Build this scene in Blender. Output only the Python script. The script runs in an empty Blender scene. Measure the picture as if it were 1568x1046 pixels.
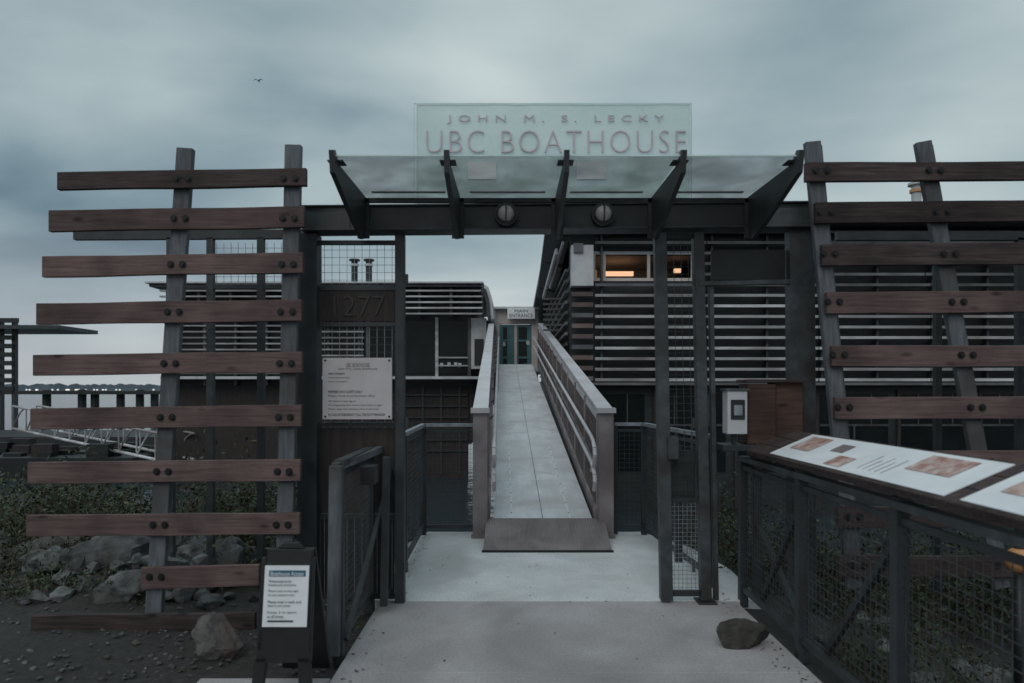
import bpy, bmesh, math, random
import numpy as np
from mathutils import Vector, Matrix, noise

random.seed(7); np.random.seed(7)
scene = bpy.context.scene
scene.view_settings.view_transform = 'Standard'
scene.view_settings.look = 'None'
scene.view_settings.exposure = 0

EYE = 1.6
F = 1045.0
def X(u, Y): return (u - 784.0) / F * Y      # survey bearing -> metres at real depth Y
def Z(v, Y): return EYE + (597.0 - v) / F * Y
def P(u, v, Y): return Vector((X(u, Y), Y, Z(v, Y)))

# ------------------------------------------------------------------ materials
def new_mat(name):
    m = bpy.data.materials.new(name); m.use_nodes = True
    nt = m.node_tree
    b = nt.nodes['Principled BSDF']
    return m, nt, b

def mat(name, c1, c2, scale=4.0, rough=0.7, metal=0.0, stretch=(1, 1, 1), bump=0.15, c3=None,
        detail=8, spec=0.5, rand=0.0, lo=0.35, hi=0.65, speck=None):
    m, nt, b = new_mat(name)
    N, L = nt.nodes, nt.links
    tc = N.new('ShaderNodeTexCoord')
    mp = N.new('ShaderNodeMapping'); mp.inputs['Scale'].default_value = stretch
    L.new(tc.outputs['Object'], mp.inputs['Vector'])
    n1 = N.new('ShaderNodeTexNoise'); n1.inputs['Scale'].default_value = scale
    n1.inputs['Detail'].default_value = detail; n1.inputs['Roughness'].default_value = 0.62
    L.new(mp.outputs[0], n1.inputs['Vector'])
    r = N.new('ShaderNodeValToRGB')
    r.color_ramp.elements[0].position = lo; r.color_ramp.elements[1].position = hi
    r.color_ramp.elements[0].color = (*c1, 1); r.color_ramp.elements[1].color = (*c2, 1)
    L.new(n1.outputs['Fac'], r.inputs['Fac'])
    col = r.outputs['Color']
    if c3 is not None:
        n2 = N.new('ShaderNodeTexNoise'); n2.inputs['Scale'].default_value = scale * 0.3
        n2.inputs['Detail'].default_value = 7; n2.inputs['Distortion'].default_value = 0.6
        L.new(tc.outputs['Object'], n2.inputs['Vector'])
        r2 = N.new('ShaderNodeValToRGB'); r2.color_ramp.elements[0].position = 0.45; r2.color_ramp.elements[1].position = 0.66
        L.new(n2.outputs['Fac'], r2.inputs['Fac'])
        mx = N.new('ShaderNodeMixRGB'); mx.inputs['Color2'].default_value = (*c3, 1)
        L.new(r2.outputs['Color'], mx.inputs['Fac']); L.new(col, mx.inputs['Color1'])
        col = mx.outputs['Color']
    if speck is not None:
        n3 = N.new('ShaderNodeTexNoise'); n3.inputs['Scale'].default_value = speck; n3.inputs['Detail'].default_value = 6
        L.new(tc.outputs['Object'], n3.inputs['Vector'])
        r3 = N.new('ShaderNodeValToRGB'); r3.color_ramp.elements[0].position = 0.3; r3.color_ramp.elements[1].position = 0.6
        r3.color_ramp.elements[0].color = (0.8, 0.78, 0.77, 1); r3.color_ramp.elements[1].color = (1, 1, 1, 1)
        L.new(n3.outputs['Fac'], r3.inputs['Fac'])
        mk = N.new('ShaderNodeMixRGB'); mk.blend_type = 'MULTIPLY'; mk.inputs['Fac'].default_value = 1
        L.new(col, mk.inputs['Color1']); L.new(r3.outputs['Color'], mk.inputs['Color2']); col = mk.outputs['Color']
    if rand > 0:
        g = N.new('ShaderNodeNewGeometry')
        mr = N.new('ShaderNodeMapRange'); mr.inputs['To Min'].default_value = 1 - rand; mr.inputs['To Max'].default_value = 1 + rand
        L.new(g.outputs['Random Per Island'], mr.inputs['Value'])
        mm = N.new('ShaderNodeVectorMath'); mm.operation = 'SCALE'
        L.new(col, mm.inputs[0]); L.new(mr.outputs[0], mm.inputs['Scale'])
        col = mm.outputs[0]
    L.new(col, b.inputs['Base Color'])
    b.inputs['Roughness'].default_value = rough
    b.inputs['Metallic'].default_value = metal
    b.inputs['Specular IOR Level'].default_value = spec
    if bump > 0:
        bp = N.new('ShaderNodeBump'); bp.inputs['Strength'].default_value = bump; bp.inputs['Distance'].default_value = 0.02
        L.new(n1.outputs['Fac'], bp.inputs['Height']); L.new(bp.outputs[0], b.inputs['Normal'])
    return m

def wood_mat(name, dark, mid, light, knots=True):
    m, nt, b = new_mat(name)
    N, L = nt.nodes, nt.links
    tc = N.new('ShaderNodeTexCoord')
    g = N.new('ShaderNodeNewGeometry')
    cb = N.new('ShaderNodeCombineXYZ')
    mul = N.new('ShaderNodeMath'); mul.operation = 'MULTIPLY'; mul.inputs[1].default_value = 37.0
    L.new(g.outputs['Random Per Island'], mul.inputs[0])
    L.new(mul.outputs[0], cb.inputs[0]); L.new(mul.outputs[0], cb.inputs[1])
    add = N.new('ShaderNodeVectorMath'); add.operation = 'ADD'
    L.new(tc.outputs['Object'], add.inputs[0]); L.new(cb.outputs[0], add.inputs[1])
    mp = N.new('ShaderNodeMapping'); mp.inputs['Scale'].default_value = (1.3, 22, 26)
    L.new(add.outputs[0], mp.inputs['Vector'])
    n1 = N.new('ShaderNodeTexNoise'); n1.inputs['Scale'].default_value = 2.2; n1.inputs['Detail'].default_value = 10
    n1.inputs['Roughness'].default_value = 0.65; n1.inputs['Distortion'].default_value = 0.4
    L.new(mp.outputs[0], n1.inputs['Vector'])
    r = N.new('ShaderNodeValToRGB')
    r.color_ramp.elements[0].position = 0.25; r.color_ramp.elements[0].color = (*dark, 1)
    r.color_ramp.elements[1].position = 0.75; r.color_ramp.elements[1].color = (*light, 1)
    e = r.color_ramp.elements.new(0.47); e.color = (*mid, 1)
    L.new(n1.outputs['Fac'], r.inputs['Fac'])
    n2 = N.new('ShaderNodeTexNoise'); n2.inputs['Scale'].default_value = 3.0; n2.inputs['Detail'].default_value = 8
    L.new(add.outputs[0], n2.inputs['Vector'])
    mr = N.new('ShaderNodeMapRange'); mr.inputs['From Min'].default_value = 0.3; mr.inputs['From Max'].default_value = 0.7
    mr.inputs['To Min'].default_value = 0.6; mr.inputs['To Max'].default_value = 1.28
    L.new(n2.outputs['Fac'], mr.inputs['Value'])
    mri = N.new('ShaderNodeMapRange'); mri.inputs['To Min'].default_value = 0.78; mri.inputs['To Max'].default_value = 1.2
    L.new(g.outputs['Random Per Island'], mri.inputs['Value'])
    mm = N.new('ShaderNodeMath'); mm.operation = 'MULTIPLY'
    L.new(mr.outputs[0], mm.inputs[0]); L.new(mri.outputs[0], mm.inputs[1])
    sc = N.new('ShaderNodeVectorMath'); sc.operation = 'SCALE'
    L.new(r.outputs['Color'], sc.inputs[0]); L.new(mm.outputs[0], sc.inputs['Scale'])
    col = sc.outputs[0]
    if knots:
        mp2 = N.new('ShaderNodeMapping'); mp2.inputs['Scale'].default_value = (2.6, 4, 7)
        L.new(add.outputs[0], mp2.inputs['Vector'])
        vo = N.new('ShaderNodeTexVoronoi'); vo.inputs['Scale'].default_value = 1.0
        L.new(mp2.outputs[0], vo.inputs['Vector'])
        r3 = N.new('ShaderNodeValToRGB'); r3.color_ramp.elements[0].position = 0.04; r3.color_ramp.elements[1].position = 0.15
        r3.color_ramp.elements[0].color = (0.3, 0.3, 0.3, 1); r3.color_ramp.elements[1].color = (1, 1, 1, 1)
        L.new(vo.outputs['Distance'], r3.inputs['Fac'])
        mk = N.new('ShaderNodeMixRGB'); mk.blend_type = 'MULTIPLY'; mk.inputs['Fac'].default_value = 1
        L.new(col, mk.inputs['Color1']); L.new(r3.outputs['Color'], mk.inputs['Color2'])
        col = mk.outputs['Color']
    L.new(col, b.inputs['Base Color'])
    b.inputs['Roughness'].default_value = 0.8
    b.inputs['Specular IOR Level'].default_value = 0.25
    bp = N.new('ShaderNodeBump'); bp.inputs['Strength'].default_value = 0.35; bp.inputs['Distance'].default_value = 0.005
    L.new(n1.outputs['Fac'], bp.inputs['Height']); L.new(bp.outputs[0], b.inputs['Normal'])
    return m

M = {}
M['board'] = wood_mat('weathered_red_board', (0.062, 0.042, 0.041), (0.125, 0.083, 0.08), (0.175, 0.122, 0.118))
M['board_dark'] = wood_mat('dark_board', (0.022, 0.017, 0.018), (0.05, 0.036, 0.036), (0.095, 0.07, 0.069))  # darker version of the board wood
M['box_wood'] = wood_mat('cedar', (0.028, 0.018, 0.015), (0.066, 0.038, 0.031), (0.10, 0.062, 0.05))
M['post'] = mat('weathered_post', (0.07, 0.078, 0.09), (0.145, 0.155, 0.175), 5, 0.75, stretch=(8, 8, 1), c3=(0.058, 0.055, 0.056))
M['steel'] = mat('dark_painted_steel', (0.018, 0.022, 0.026), (0.04, 0.046, 0.052), 6, 0.5, c3=(0.027, 0.028, 0.029), bump=0.06)
M['steel2'] = mat('galvanised_dark', (0.042, 0.049, 0.055), (0.088, 0.098, 0.106), 9, 0.5, 0.3, c3=(0.043, 0.04, 0.039), bump=0.05)
M['galv'] = mat('galvanised', (0.2, 0.225, 0.25), (0.36, 0.39, 0.42), 12, 0.45, 0.5, bump=0.05)
M['bolt'] = mat('bolt_iron', (0.008, 0.008, 0.009), (0.02, 0.018, 0.018), 30, 0.6, 0.3)
M['concrete'] = mat('concrete', (0.34, 0.32, 0.327), (0.44, 0.42, 0.428), 2.6, 0.85, bump=0.2, c3=(0.24, 0.225, 0.23), detail=12, lo=0.3, hi=0.7, speck=60)
M['concrete_l'] = mat('concrete_pale', (0.52, 0.53, 0.545), (0.66, 0.67, 0.685), 2.4, 0.8, bump=0.15, c3=(0.43, 0.425, 0.43), detail=12, speck=60)
M['joint'] = mat('joint_dirt', (0.03, 0.03, 0.03), (0.07, 0.065, 0.06), 20, 0.9)
M['asphalt'] = mat('dark_ground', (0.015, 0.014, 0.014), (0.042, 0.038, 0.037), 22, 0.9, bump=0.5, c3=(0.024, 0.022, 0.018), detail=12)
M['rock'] = mat('rock', (0.035, 0.037, 0.04), (0.15, 0.153, 0.158), 6, 0.9, bump=1.0, c3=(0.055, 0.05, 0.042), detail=14, rand=0.4)
M['white'] = mat('white_board', (0.70, 0.72, 0.75), (0.8, 0.82, 0.85), 5, 0.45, bump=0.0)
M['sign_pink'] = mat('notice_board', (0.47, 0.44, 0.455), (0.54, 0.51, 0.525), 4, 0.5, bump=0.0)
M['ink'] = mat('ink', (0.04, 0.045, 0.055), (0.06, 0.065, 0.08), 8, 0.6, bump=0.0)
M['ink_mid'] = mat('ink_faded', (0.16, 0.12, 0.13), (0.22, 0.17, 0.18), 8, 0.6, bump=0.0)
M['blue'] = mat('blue_header', (0.03, 0.1, 0.16), (0.04, 0.13, 0.2), 8, 0.5, bump=0.0)
M['black'] = mat('black_plastic', (0.006, 0.007, 0.008), (0.013, 0.014, 0.016), 8, 0.5, bump=0.02)
M['wall_dark'] = mat('dark_cladding', (0.010, 0.013, 0.015), (0.026, 0.030, 0.033), 2.2, 0.6, stretch=(1, 1, 8), bump=0.1)
M['wall_brown'] = mat('brown_cladding', (0.017, 0.013, 0.012), (0.038, 0.028, 0.026), 3, 0.75, stretch=(8, 8, 1), bump=0.1)
M['numeral'] = mat('bronze_numeral', (0.028, 0.022, 0.02), (0.04, 0.032, 0.028), 8, 0.6, bump=0)
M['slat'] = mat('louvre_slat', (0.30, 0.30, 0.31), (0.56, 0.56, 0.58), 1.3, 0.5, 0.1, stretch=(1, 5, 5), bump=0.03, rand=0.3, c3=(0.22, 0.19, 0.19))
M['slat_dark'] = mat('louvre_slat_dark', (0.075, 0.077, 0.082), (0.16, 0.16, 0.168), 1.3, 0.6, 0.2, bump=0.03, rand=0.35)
M['slat_red'] = mat('louvre_slat_cedar', (0.085, 0.06, 0.057), (0.15, 0.11, 0.105), 2, 0.7, bump=0.03, rand=0.3)
M['fascia'] = mat('pale_fascia', (0.42, 0.43, 0.45), (0.56, 0.57, 0.6), 3, 0.6, bump=0.03)
M['cream'] = mat('cream_paint', (0.5, 0.45, 0.42), (0.6, 0.54, 0.51), 3, 0.6, bump=0.02)
M['roof'] = mat('roof_metal', (0.025, 0.03, 0.035), (0.06, 0.068, 0.075), 3, 0.5, 0.2, bump=0.03)
M['cap'] = mat('ramp_cap', (0.5, 0.485, 0.51), (0.62, 0.60, 0.63), 3, 0.45, 0.05, bump=0.04, c3=(0.46, 0.43, 0.445))
M['ramp_side'] = mat('ramp_frame', (0.21, 0.178, 0.182), (0.31, 0.27, 0.275), 5, 0.6, 0.1, bump=0.05, c3=(0.15, 0.12, 0.12))
M['ramp_mesh'] = mat('ramp_mesh_infill', (0.09, 0.074, 0.075), (0.15, 0.125, 0.125), 5, 0.6, 0.2, bump=0.0)
M['seam'] = mat('ramp_strip', (0.62, 0.64, 0.67), (0.75, 0.77, 0.8), 8, 0.4, 0.1, bump=0.0)

def deck_mat(name, c1, c2, c3, wscale, rough, bstr):
    m = mat(name, c1, c2, 5, rough, 0.1, c3=c3, bump=0.0, detail=10, stretch=(1, .35, 1))
    nt = m.node_tree; N, L = nt.nodes, nt.links; b = N['Principled BSDF']
    tc = N.new('ShaderNodeTexCoord')
    w = N.new('ShaderNodeTexWave'); w.bands_direction = 'Y'; w.inputs['Scale'].default_value = wscale
    L.new(tc.outputs['Object'], w.inputs['Vector'])
    w2 = N.new('ShaderNodeTexWave'); w2.bands_direction = 'X'; w2.inputs['Scale'].default_value = wscale
    L.new(tc.outputs['Object'], w2.inputs['Vector'])
    a = N.new('ShaderNodeMath'); a.operation = 'MULTIPLY'
    L.new(w.outputs['Fac'], a.inputs[0]); L.new(w2.outputs['Fac'], a.inputs[1])
    bp = N.new('ShaderNodeBump'); bp.inputs['Strength'].default_value = bstr; bp.inputs['Distance'].default_value = 0.01
    L.new(a.outputs[0], bp.inputs['Height']); L.new(bp.outputs[0], b.inputs['Normal'])
    return m
M['deck'] = deck_mat('ramp_deck', (0.54, 0.555, 0.58), (0.70, 0.715, 0.745), (0.50, 0.48, 0.49), 9, 0.42, 0.25)
M['deck_plate'] = deck_mat('ramp_threshold', (0.14, 0.115, 0.115), (0.22, 0.19, 0.19), (0.27, 0.24, 0.24), 12, 0.45, 0.9)

def glass_mat(name, tint, alpha, rough=0.15, dirt=3.0):
    m, nt, b = new_mat(name)
    N, L = nt.nodes, nt.links
    b.inputs['Roughness'].default_value = rough
    tc = N.new('ShaderNodeTexCoord'); n = N.new('ShaderNodeTexNoise'); n.inputs['Scale'].default_value = dirt; n.inputs['Detail'].default_value = 9
    n.inputs['Distortion'].default_value = 0.5
    L.new(tc.outputs['Object'], n.inputs['Vector'])
    r = N.new('ShaderNodeValToRGB')
    r.color_ramp.elements[0].color = (*[t * 0.75 for t in tint], 1); r.color_ramp.elements[1].color = (*tint, 1)
    L.new(n.outputs['Fac'], r.inputs['Fac']); L.new(r.outputs[0], b.inputs['Base Color'])
    mr = N.new('ShaderNodeMapRange'); mr.inputs['From Min'].default_value = 0.3; mr.inputs['From Max'].default_value = 0.7
    mr.inputs['To Min'].default_value = alpha * 0.6; mr.inputs['To Max'].default_value = min(1, alpha * 1.4)
    L.new(n.outputs['Fac'], mr.inputs['Value']); L.new(mr.outputs[0], b.inputs['Alpha'])
    return m
M['glass_canopy'] = glass_mat('canopy_glass', (0.42, 0.45, 0.46), 0.38)
M['glass_sign'] = glass_mat('frosted_sign_glass', (0.74, 0.92, 0.9), 0.5, 0.3)
M['glass_edge'] = glass_mat('glass_edge', (0.8, 0.97, 0.95), 0.75, 0.3)
M['letter'] = mat('sign_letter', (0.50, 0.42, 0.45), (0.58, 0.49, 0.52), 6, 0.5, bump=0)
M['window'] = mat('window_glass', (0.008, 0.01, 0.011), (0.014, 0.017, 0.019), 1.5, 0.12, bump=0, spec=0.2)
M['teal'] = mat('teal_door', (0.05, 0.14, 0.16), (0.08, 0.19, 0.21), 4, 0.3, bump=0)
M['lamp_glass'] = mat('lamp_lens', (0.42, 0.39, 0.39), (0.54, 0.5, 0.5), 6, 0.25, bump=0)
M['orange'] = mat('orange_float', (0.5, 0.24, 0.1), (0.6, 0.32, 0.16), 8, 0.6)
M['print_red'] = mat('printed_photo', (0.3, 0.12, 0.09), (0.62, 0.52, 0.49), 14, 0.5, bump=0)
M['bird'] = mat('gull_feathers', (0.05, 0.05, 0.06), (0.14, 0.14, 0.15), 8, 0.8, bump=0)

def emit(name, col, s):
    m, nt, b = new_mat(name)
    b.inputs['Base Color'].default_value = (*col, 1)
    b.inputs['Emission Color'].default_value = (*col, 1); b.inputs['Emission Strength'].default_value = s
    return m
M['warm'] = emit('lit_lamp', (1.0, 0.58, 0.34), 0.95)
M['warm_dim'] = emit('lamp_lit_room', (0.5, 0.25, 0.14), 0.25)
M['shore_light'] = emit('shore_lamp', (0.95, 0.9, 0.85), 0.6)

# ------------------------------------------------------------------ mesh builder
class B:
    def __init__(s): s.v = []; s.f = []; s.m = []; s.mats = []
    def mi(s, k):
        if k not in s.mats: s.mats.append(k)
        return s.mats.index(k)
    def add(s, vs, fs, k):
        o = len(s.v); s.v += [tuple(p) for p in vs]
        i = s.mi(k)
        for f in fs: s.f.append(tuple(a + o for a in f)); s.m.append(i)
    def hexa(s, p, k):
        s.add(p, [(3, 2, 1, 0), (4, 5, 6, 7), (0, 1, 5, 4), (1, 2, 6, 5), (2, 3, 7, 6), (3, 0, 4, 7)], k)
    def box(s, x0, x1, y0, y1, z0, z1, k):
        if x0 > x1: x0, x1 = x1, x0
        if z0 > z1: z0, z1 = z1, z0
        s.hexa([(x0, y0, z0), (x1, y0, z0), (x1, y1, z0), (x0, y1, z0), (x0, y0, z1), (x1, y0, z1), (x1, y1, z1), (x0, y1, z1)], k)
    def beam(s, a, b, w, h, k, up=(0, 0, 1)):
        a = Vector(a); b = Vector(b); d = (b - a).normalized()
        side = d.cross(Vector(up)).normalized() * w / 2
        u = side.cross(d).normalized() * h / 2
        s.hexa([a - side - u, a + side - u, b + side - u, b - side - u, a - side + u, a + side + u, b + side + u, b - side + u], k)
    def tube(s, a, b, r, k, n=8, r2=None):
        a = Vector(a); b = Vector(b); d = (b - a).normalized()
        q = d.orthogonal().normalized(); w = d.cross(q); r2 = r if r2 is None else r2
        vs = [a + (q * math.cos(t) + w * math.sin(t)) * r for t in [2 * math.pi * i / n for i in range(n)]]
        vs += [b + (q * math.cos(t) + w * math.sin(t)) * r2 for t in [2 * math.pi * i / n for i in range(n)]]
        fs = [(i, (i + 1) % n, n + (i + 1) % n, n + i) for i in range(n)] + [tuple(range(n))[::-1], tuple(range(n, 2 * n))]
        s.add(vs, fs, k)
    def prism(s, poly, ext, k):
        n = len(poly); e = Vector(ext)
        vs = [Vector(p) for p in poly] + [Vector(p) + e for p in poly]
        fs = [tuple(range(n))[::-1], tuple(range(n, 2 * n))] + [(i, (i + 1) % n, n + (i + 1) % n, n + i) for i in range(n)]
        s.add(vs, fs, k)
    def dome(s, c, r, axis, k, n=16, m=6, flat=1.0):
        c = Vector(c); d = Vector(axis).normalized(); q = d.orthogonal().normalized(); w = d.cross(q)
        vs = []; fs = []
        for j in range(m):
            ph = (math.pi / 2) * j / m
            for i in range(n):
                t = 2 * math.pi * i / n
                vs.append(c + (q * math.cos(t) + w * math.sin(t)) * r * math.cos(ph) + d * r * flat * math.sin(ph))
        vs.append(c + d * r * flat)
        for j in range(m - 1):
            for i in range(n):
                fs.append((j * n + i, j * n + (i + 1) % n, (j + 1) * n + (i + 1) % n, (j + 1) * n + i))
        for i in range(n): fs.append(((m - 1) * n + i, (m - 1) * n + (i + 1) % n, m * n))
        s.add(vs, fs, k)
    def text(s, string, k, fn, thick=0.002, spacing=1.0, offset=0.0):
        c = bpy.data.curves.new('tmp', 'FONT'); c.body = string; c.extrude = 0.02; c.space_character = spacing
        c.resolution_u = 3; c.offset = offset
        o = bpy.data.objects.new('tmp', c); scene.collection.objects.link(o)
        dg = bpy.context.evaluated_depsgraph_get()
        me = bpy.data.meshes.new_from_object(o.evaluated_get(dg))
        co = [tuple(v.co) for v in me.vertices]
        xs = [p[0] for p in co]; ys = [p[1] for p in co]
        x0, x1, y0, y1 = min(xs), max(xs), min(ys), max(ys)
        vs = [fn((p[0] - x0) / (x1 - x0), (p[1] - y0) / max(1e-6, y1 - y0), thick if p[2] > 0 else 0.0) for p in co]
        s.add(vs, [tuple(p.vertices) for p in me.polygons], k)
        bpy.data.objects.remove(o); bpy.data.meshes.remove(me); bpy.data.curves.remove(c)
    def flat_text(s, string, k, x0, x1, z0, z1, y, thick=0.002, spacing=1.0, offset=0.0):
        s.text(string, k, lambda u, v, w: (x0 + (x1 - x0) * u, y - w, z0 + (z1 - z0) * v), thick, spacing, offset)
    def make(s, name, parent=None, bevel=0, smooth=False):
        v = np.array(s.v, dtype=float)
        c = (v.min(0) + v.max(0)) / 2; c[2] = v[:, 2].min()
        me = bpy.data.meshes.new(name)
        me.from_pydata([tuple(p) for p in (v - c)], [], s.f)
        for k in s.mats: me.materials.append(M[k])
        me.polygons.foreach_set('material_index', s.m)
        if smooth: me.polygons.foreach_set('use_smooth', [True] * len(s.f))
        me.update()
        o = bpy.data.objects.new(name, me); scene.collection.objects.link(o)
        o.location = Vector(c)
        if parent is not None:
            o.parent = parent; o.location = Vector(c) - parent.location
        if bevel:
            md = o.modifiers.new('bevel', 'BEVEL'); md.width = bevel; md.segments = 1; md.limit_method = 'ANGLE'
        return o

def empty(name, loc=(0, 0, 0)):
    e = bpy.data.objects.new(name, None); e.location = loc; e.empty_display_size = 0.3
    scene.collection.objects.link(e); return e

# ------------------------------------------------------------------ world
w = bpy.data.worlds.new('World'); scene.world = w; w.use_nodes = True
nt = w.node_tree; N, L = nt.nodes, nt.links
for n in list(N): N.remove(n)
out = N.new('ShaderNodeOutputWorld')
sky = N.new('ShaderNodeTexSky'); sky.sky_type = 'NISHITA'; sky.sun_disc = False
SUN_EL, SUN_ROT = math.radians(42), math.radians(200)
sky.sun_elevation = SUN_EL; sky.sun_rotation = SUN_ROT
bg1 = N.new('ShaderNodeBackground'); bg1.inputs['Strength'].default_value = 0.06; L.new(sky.outputs[0], bg1.inputs[0])
tc = N.new('ShaderNodeTexCoord'); sp = N.new('ShaderNodeSeparateXYZ'); L.new(tc.outputs['Generated'], sp.inputs[0])
def math_(op, a, b_=None):
    n = N.new('ShaderNodeMath'); n.operation = op
    for i, q in enumerate((a, b_)):
        if q is None: continue
        if isinstance(q, (int, float)): n.inputs[i].default_value = q
        else: L.new(q, n.inputs[i])
    return n.outputs[0]
zz_ = math_('ADD', math_('MAXIMUM', sp.outputs[2], 0.0), 0.2)
cb = N.new('ShaderNodeCombineXYZ'); L.new(math_('DIVIDE', sp.outputs[0], zz_), cb.inputs[0]); L.new(math_('DIVIDE', sp.outputs[1], zz_), cb.inputs[1])
mp = N.new('ShaderNodeMapping'); mp.inputs['Location'].default_value = (7.3, 2.6, 0.0); mp.inputs['Scale'].default_value = (0.9, 1.3, 1)
L.new(cb.outputs[0], mp.inputs['Vector'])
n1 = N.new('ShaderNodeTexNoise'); n1.inputs['Scale'].default_value = 1.0; n1.inputs['Detail'].default_value = 7
n1.inputs['Roughness'].default_value = 0.46; n1.inputs['Distortion'].default_value = 0.3
L.new(mp.outputs[0], n1.inputs['Vector'])
n2 = N.new('ShaderNodeTexNoise'); n2.inputs['Scale'].default_value = 3.5; n2.inputs['Detail'].default_value = 4
L.new(tc.outputs['Generated'], n2.inputs['Vector'])
wv = N.new('ShaderNodeVectorMath'); wv.operation = 'MULTIPLY_ADD'
wv.inputs[1].default_value = (0.45, 0.3, 0.3); L.new(n2.outputs['Color'], wv.inputs[0]); L.new(tc.outputs['Generated'], wv.inputs[2])
fac = math_('ADD', math_('MULTIPLY', math_('SUBTRACT', n1.outputs['Fac'], 0.5), 1.0), 0.56)
for (u, v, rad, amp) in ((60, 300, .34, -.26), (430, 150, .26, -.10), (880, 110, .34, .13), (90, 130, .22, .14), (640, 330, .3, .04),
                         (1500, 230, .30, .10), (1180, 190, .22, -.06), (1420, 60, .22, -.06), (600, 20, .2, -.04), (250, 30, .2, .02)):
    dd = Vector(((u - 784) / F, 1, (597 - v) / F)).normalized() + Vector((.225, .15, .15))
    ds = N.new('ShaderNodeVectorMath'); ds.operation = 'DISTANCE'; L.new(wv.outputs[0], ds.inputs[0]); ds.inputs[1].default_value = dd
    mr = N.new('ShaderNodeMapRange'); mr.interpolation_type = 'SMOOTHSTEP'
    mr.inputs['From Min'].default_value = 0; mr.inputs['From Max'].default_value = rad; mr.inputs['To Min'].default_value = amp; mr.inputs['To Max'].default_value = 0
    L.new(ds.outputs['Value'], mr.inputs['Value'])
    fac = math_('ADD', fac, mr.outputs[0])
r = N.new('ShaderNodeValToRGB'); cr = r.color_ramp
cr.elements[0].position = 0.22; cr.elements[0].color = (0.10, 0.165, 0.215, 1)
cr.elements[1].position = 0.80; cr.elements[1].color = (0.57, 0.66, 0.665, 1)
e = cr.elements.new(0.40); e.color = (0.215, 0.305, 0.355, 1)
e = cr.elements.new(0.56); e.color = (0.36, 0.455, 0.485, 1)
L.new(fac, r.inputs['Fac'])
hz = N.new('ShaderNodeMapRange'); hz.inputs['From Min'].default_value = 0.0; hz.inputs['From Max'].default_value = 0.22
hz.inputs['To Min'].default_value = 0.85; hz.inputs['To Max'].default_value = 0.0
L.new(sp.outputs[2], hz.inputs['Value'])
mxh = N.new('ShaderNodeMixRGB'); mxh.inputs['Color2'].default_value = (0.50, 0.525, 0.555, 1)
L.new(hz.outputs[0], mxh.inputs['Fac']); L.new(r.outputs[0], mxh.inputs['Color1'])
zen = N.new('ShaderNodeMapRange'); zen.inputs['From Min'].default_value = 0.52; zen.inputs['From Max'].default_value = 1.0
zen.inputs['To Min'].default_value = 1.0; zen.inputs['To Max'].default_value = 1.7
L.new(sp.outputs[2], zen.inputs['Value'])
bg2 = N.new('ShaderNodeBackground'); L.new(mxh.outputs[0], bg2.inputs[0]); L.new(zen.outputs[0], bg2.inputs[1])
ms = N.new('ShaderNodeMixShader'); ms.inputs[0].default_value = 0.95
L.new(bg1.outputs[0], ms.inputs[1]); L.new(bg2.outputs[0], ms.inputs[2]); L.new(ms.outputs[0], out.inputs[0])

sun = bpy.data.lights.new('sun', 'SUN'); sun.energy = 0.75; sun.angle = math.radians(40); sun.color = (1, 0.93, 0.87)
so = bpy.data.objects.new('sun', sun); scene.collection.objects.link(so); so.location = (0, 0, 20)
d = Vector((math.sin(SUN_ROT) * math.cos(SUN_EL), math.cos(SUN_ROT) * math.cos(SUN_EL), math.sin(SUN_EL)))
so.rotation_euler = d.to_track_quat('Z', 'Y').to_euler()

# ------------------------------------------------------------------ camera
cam = bpy.data.cameras.new('camera'); co = bpy.data.objects.new('camera', cam); scene.collection.objects.link(co)
cam.lens = 24; cam.sensor_width = 36; cam.shift_y = 74 / 1568; cam.clip_end = 5000; cam.clip_start = 0.05
co.location = (0, 0, EYE); co.rotation_euler = (math.radians(90), 0, 0)
cam.dof.use_dof = True; cam.dof.focus_distance = 8.5; cam.dof.aperture_fstop = 2.0
scene.camera = co

# ------------------------------------------------------------------ terrain + water
def hgt(x, y):
    t = min(1, max(0, (y - 6.6) / 8.0)); t = t * t * (3 - 2 * t)
    h = -0.06 - 2.6 * t
    if 0.9 < x and y > 1:
        h -= 0.5 * min(1, max(0, (x - 1.9) / 2.0))
    if x < -1.8: h += 0.14 * math.exp(-((y - 6.0) / .7) ** 2) * min(1, (-1.8 - x))
    n = noise.noise(Vector((x * 1.1, y * 1.1, 0))) * 0.06 + noise.noise(Vector((x * 4, y * 4, 3))) * 0.02
    edge = 1.0 if (x < -1.2 or x > 1.95 or y > 8) else 0.0
    far = max(0, 1 - abs(x) / 60)
    return h + n * edge * far
xs = sorted(set(list(np.linspace(-14, 14, 150)) + [-1500, -800, -300, -120, -60, -30, -20, 20, 30, 60, 120, 300, 800, 1500]))
ys = sorted(set(list(np.linspace(-2, 16, 100)) + [-1200, -400, -100, -40, -15, -6, 20, 40, 100, 400, 1500]))
vs = [(x, y, hgt(x, y)) for y in ys for x in xs]
nx = len(xs)
b = B(); b.add(vs, [(j * nx + i, j * nx + i + 1, (j + 1) * nx + i + 1, (j + 1) * nx + i) for j in range(len(ys) - 1) for i in range(nx - 1)], 'asphalt')
b.make('ground', smooth=True)

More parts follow.
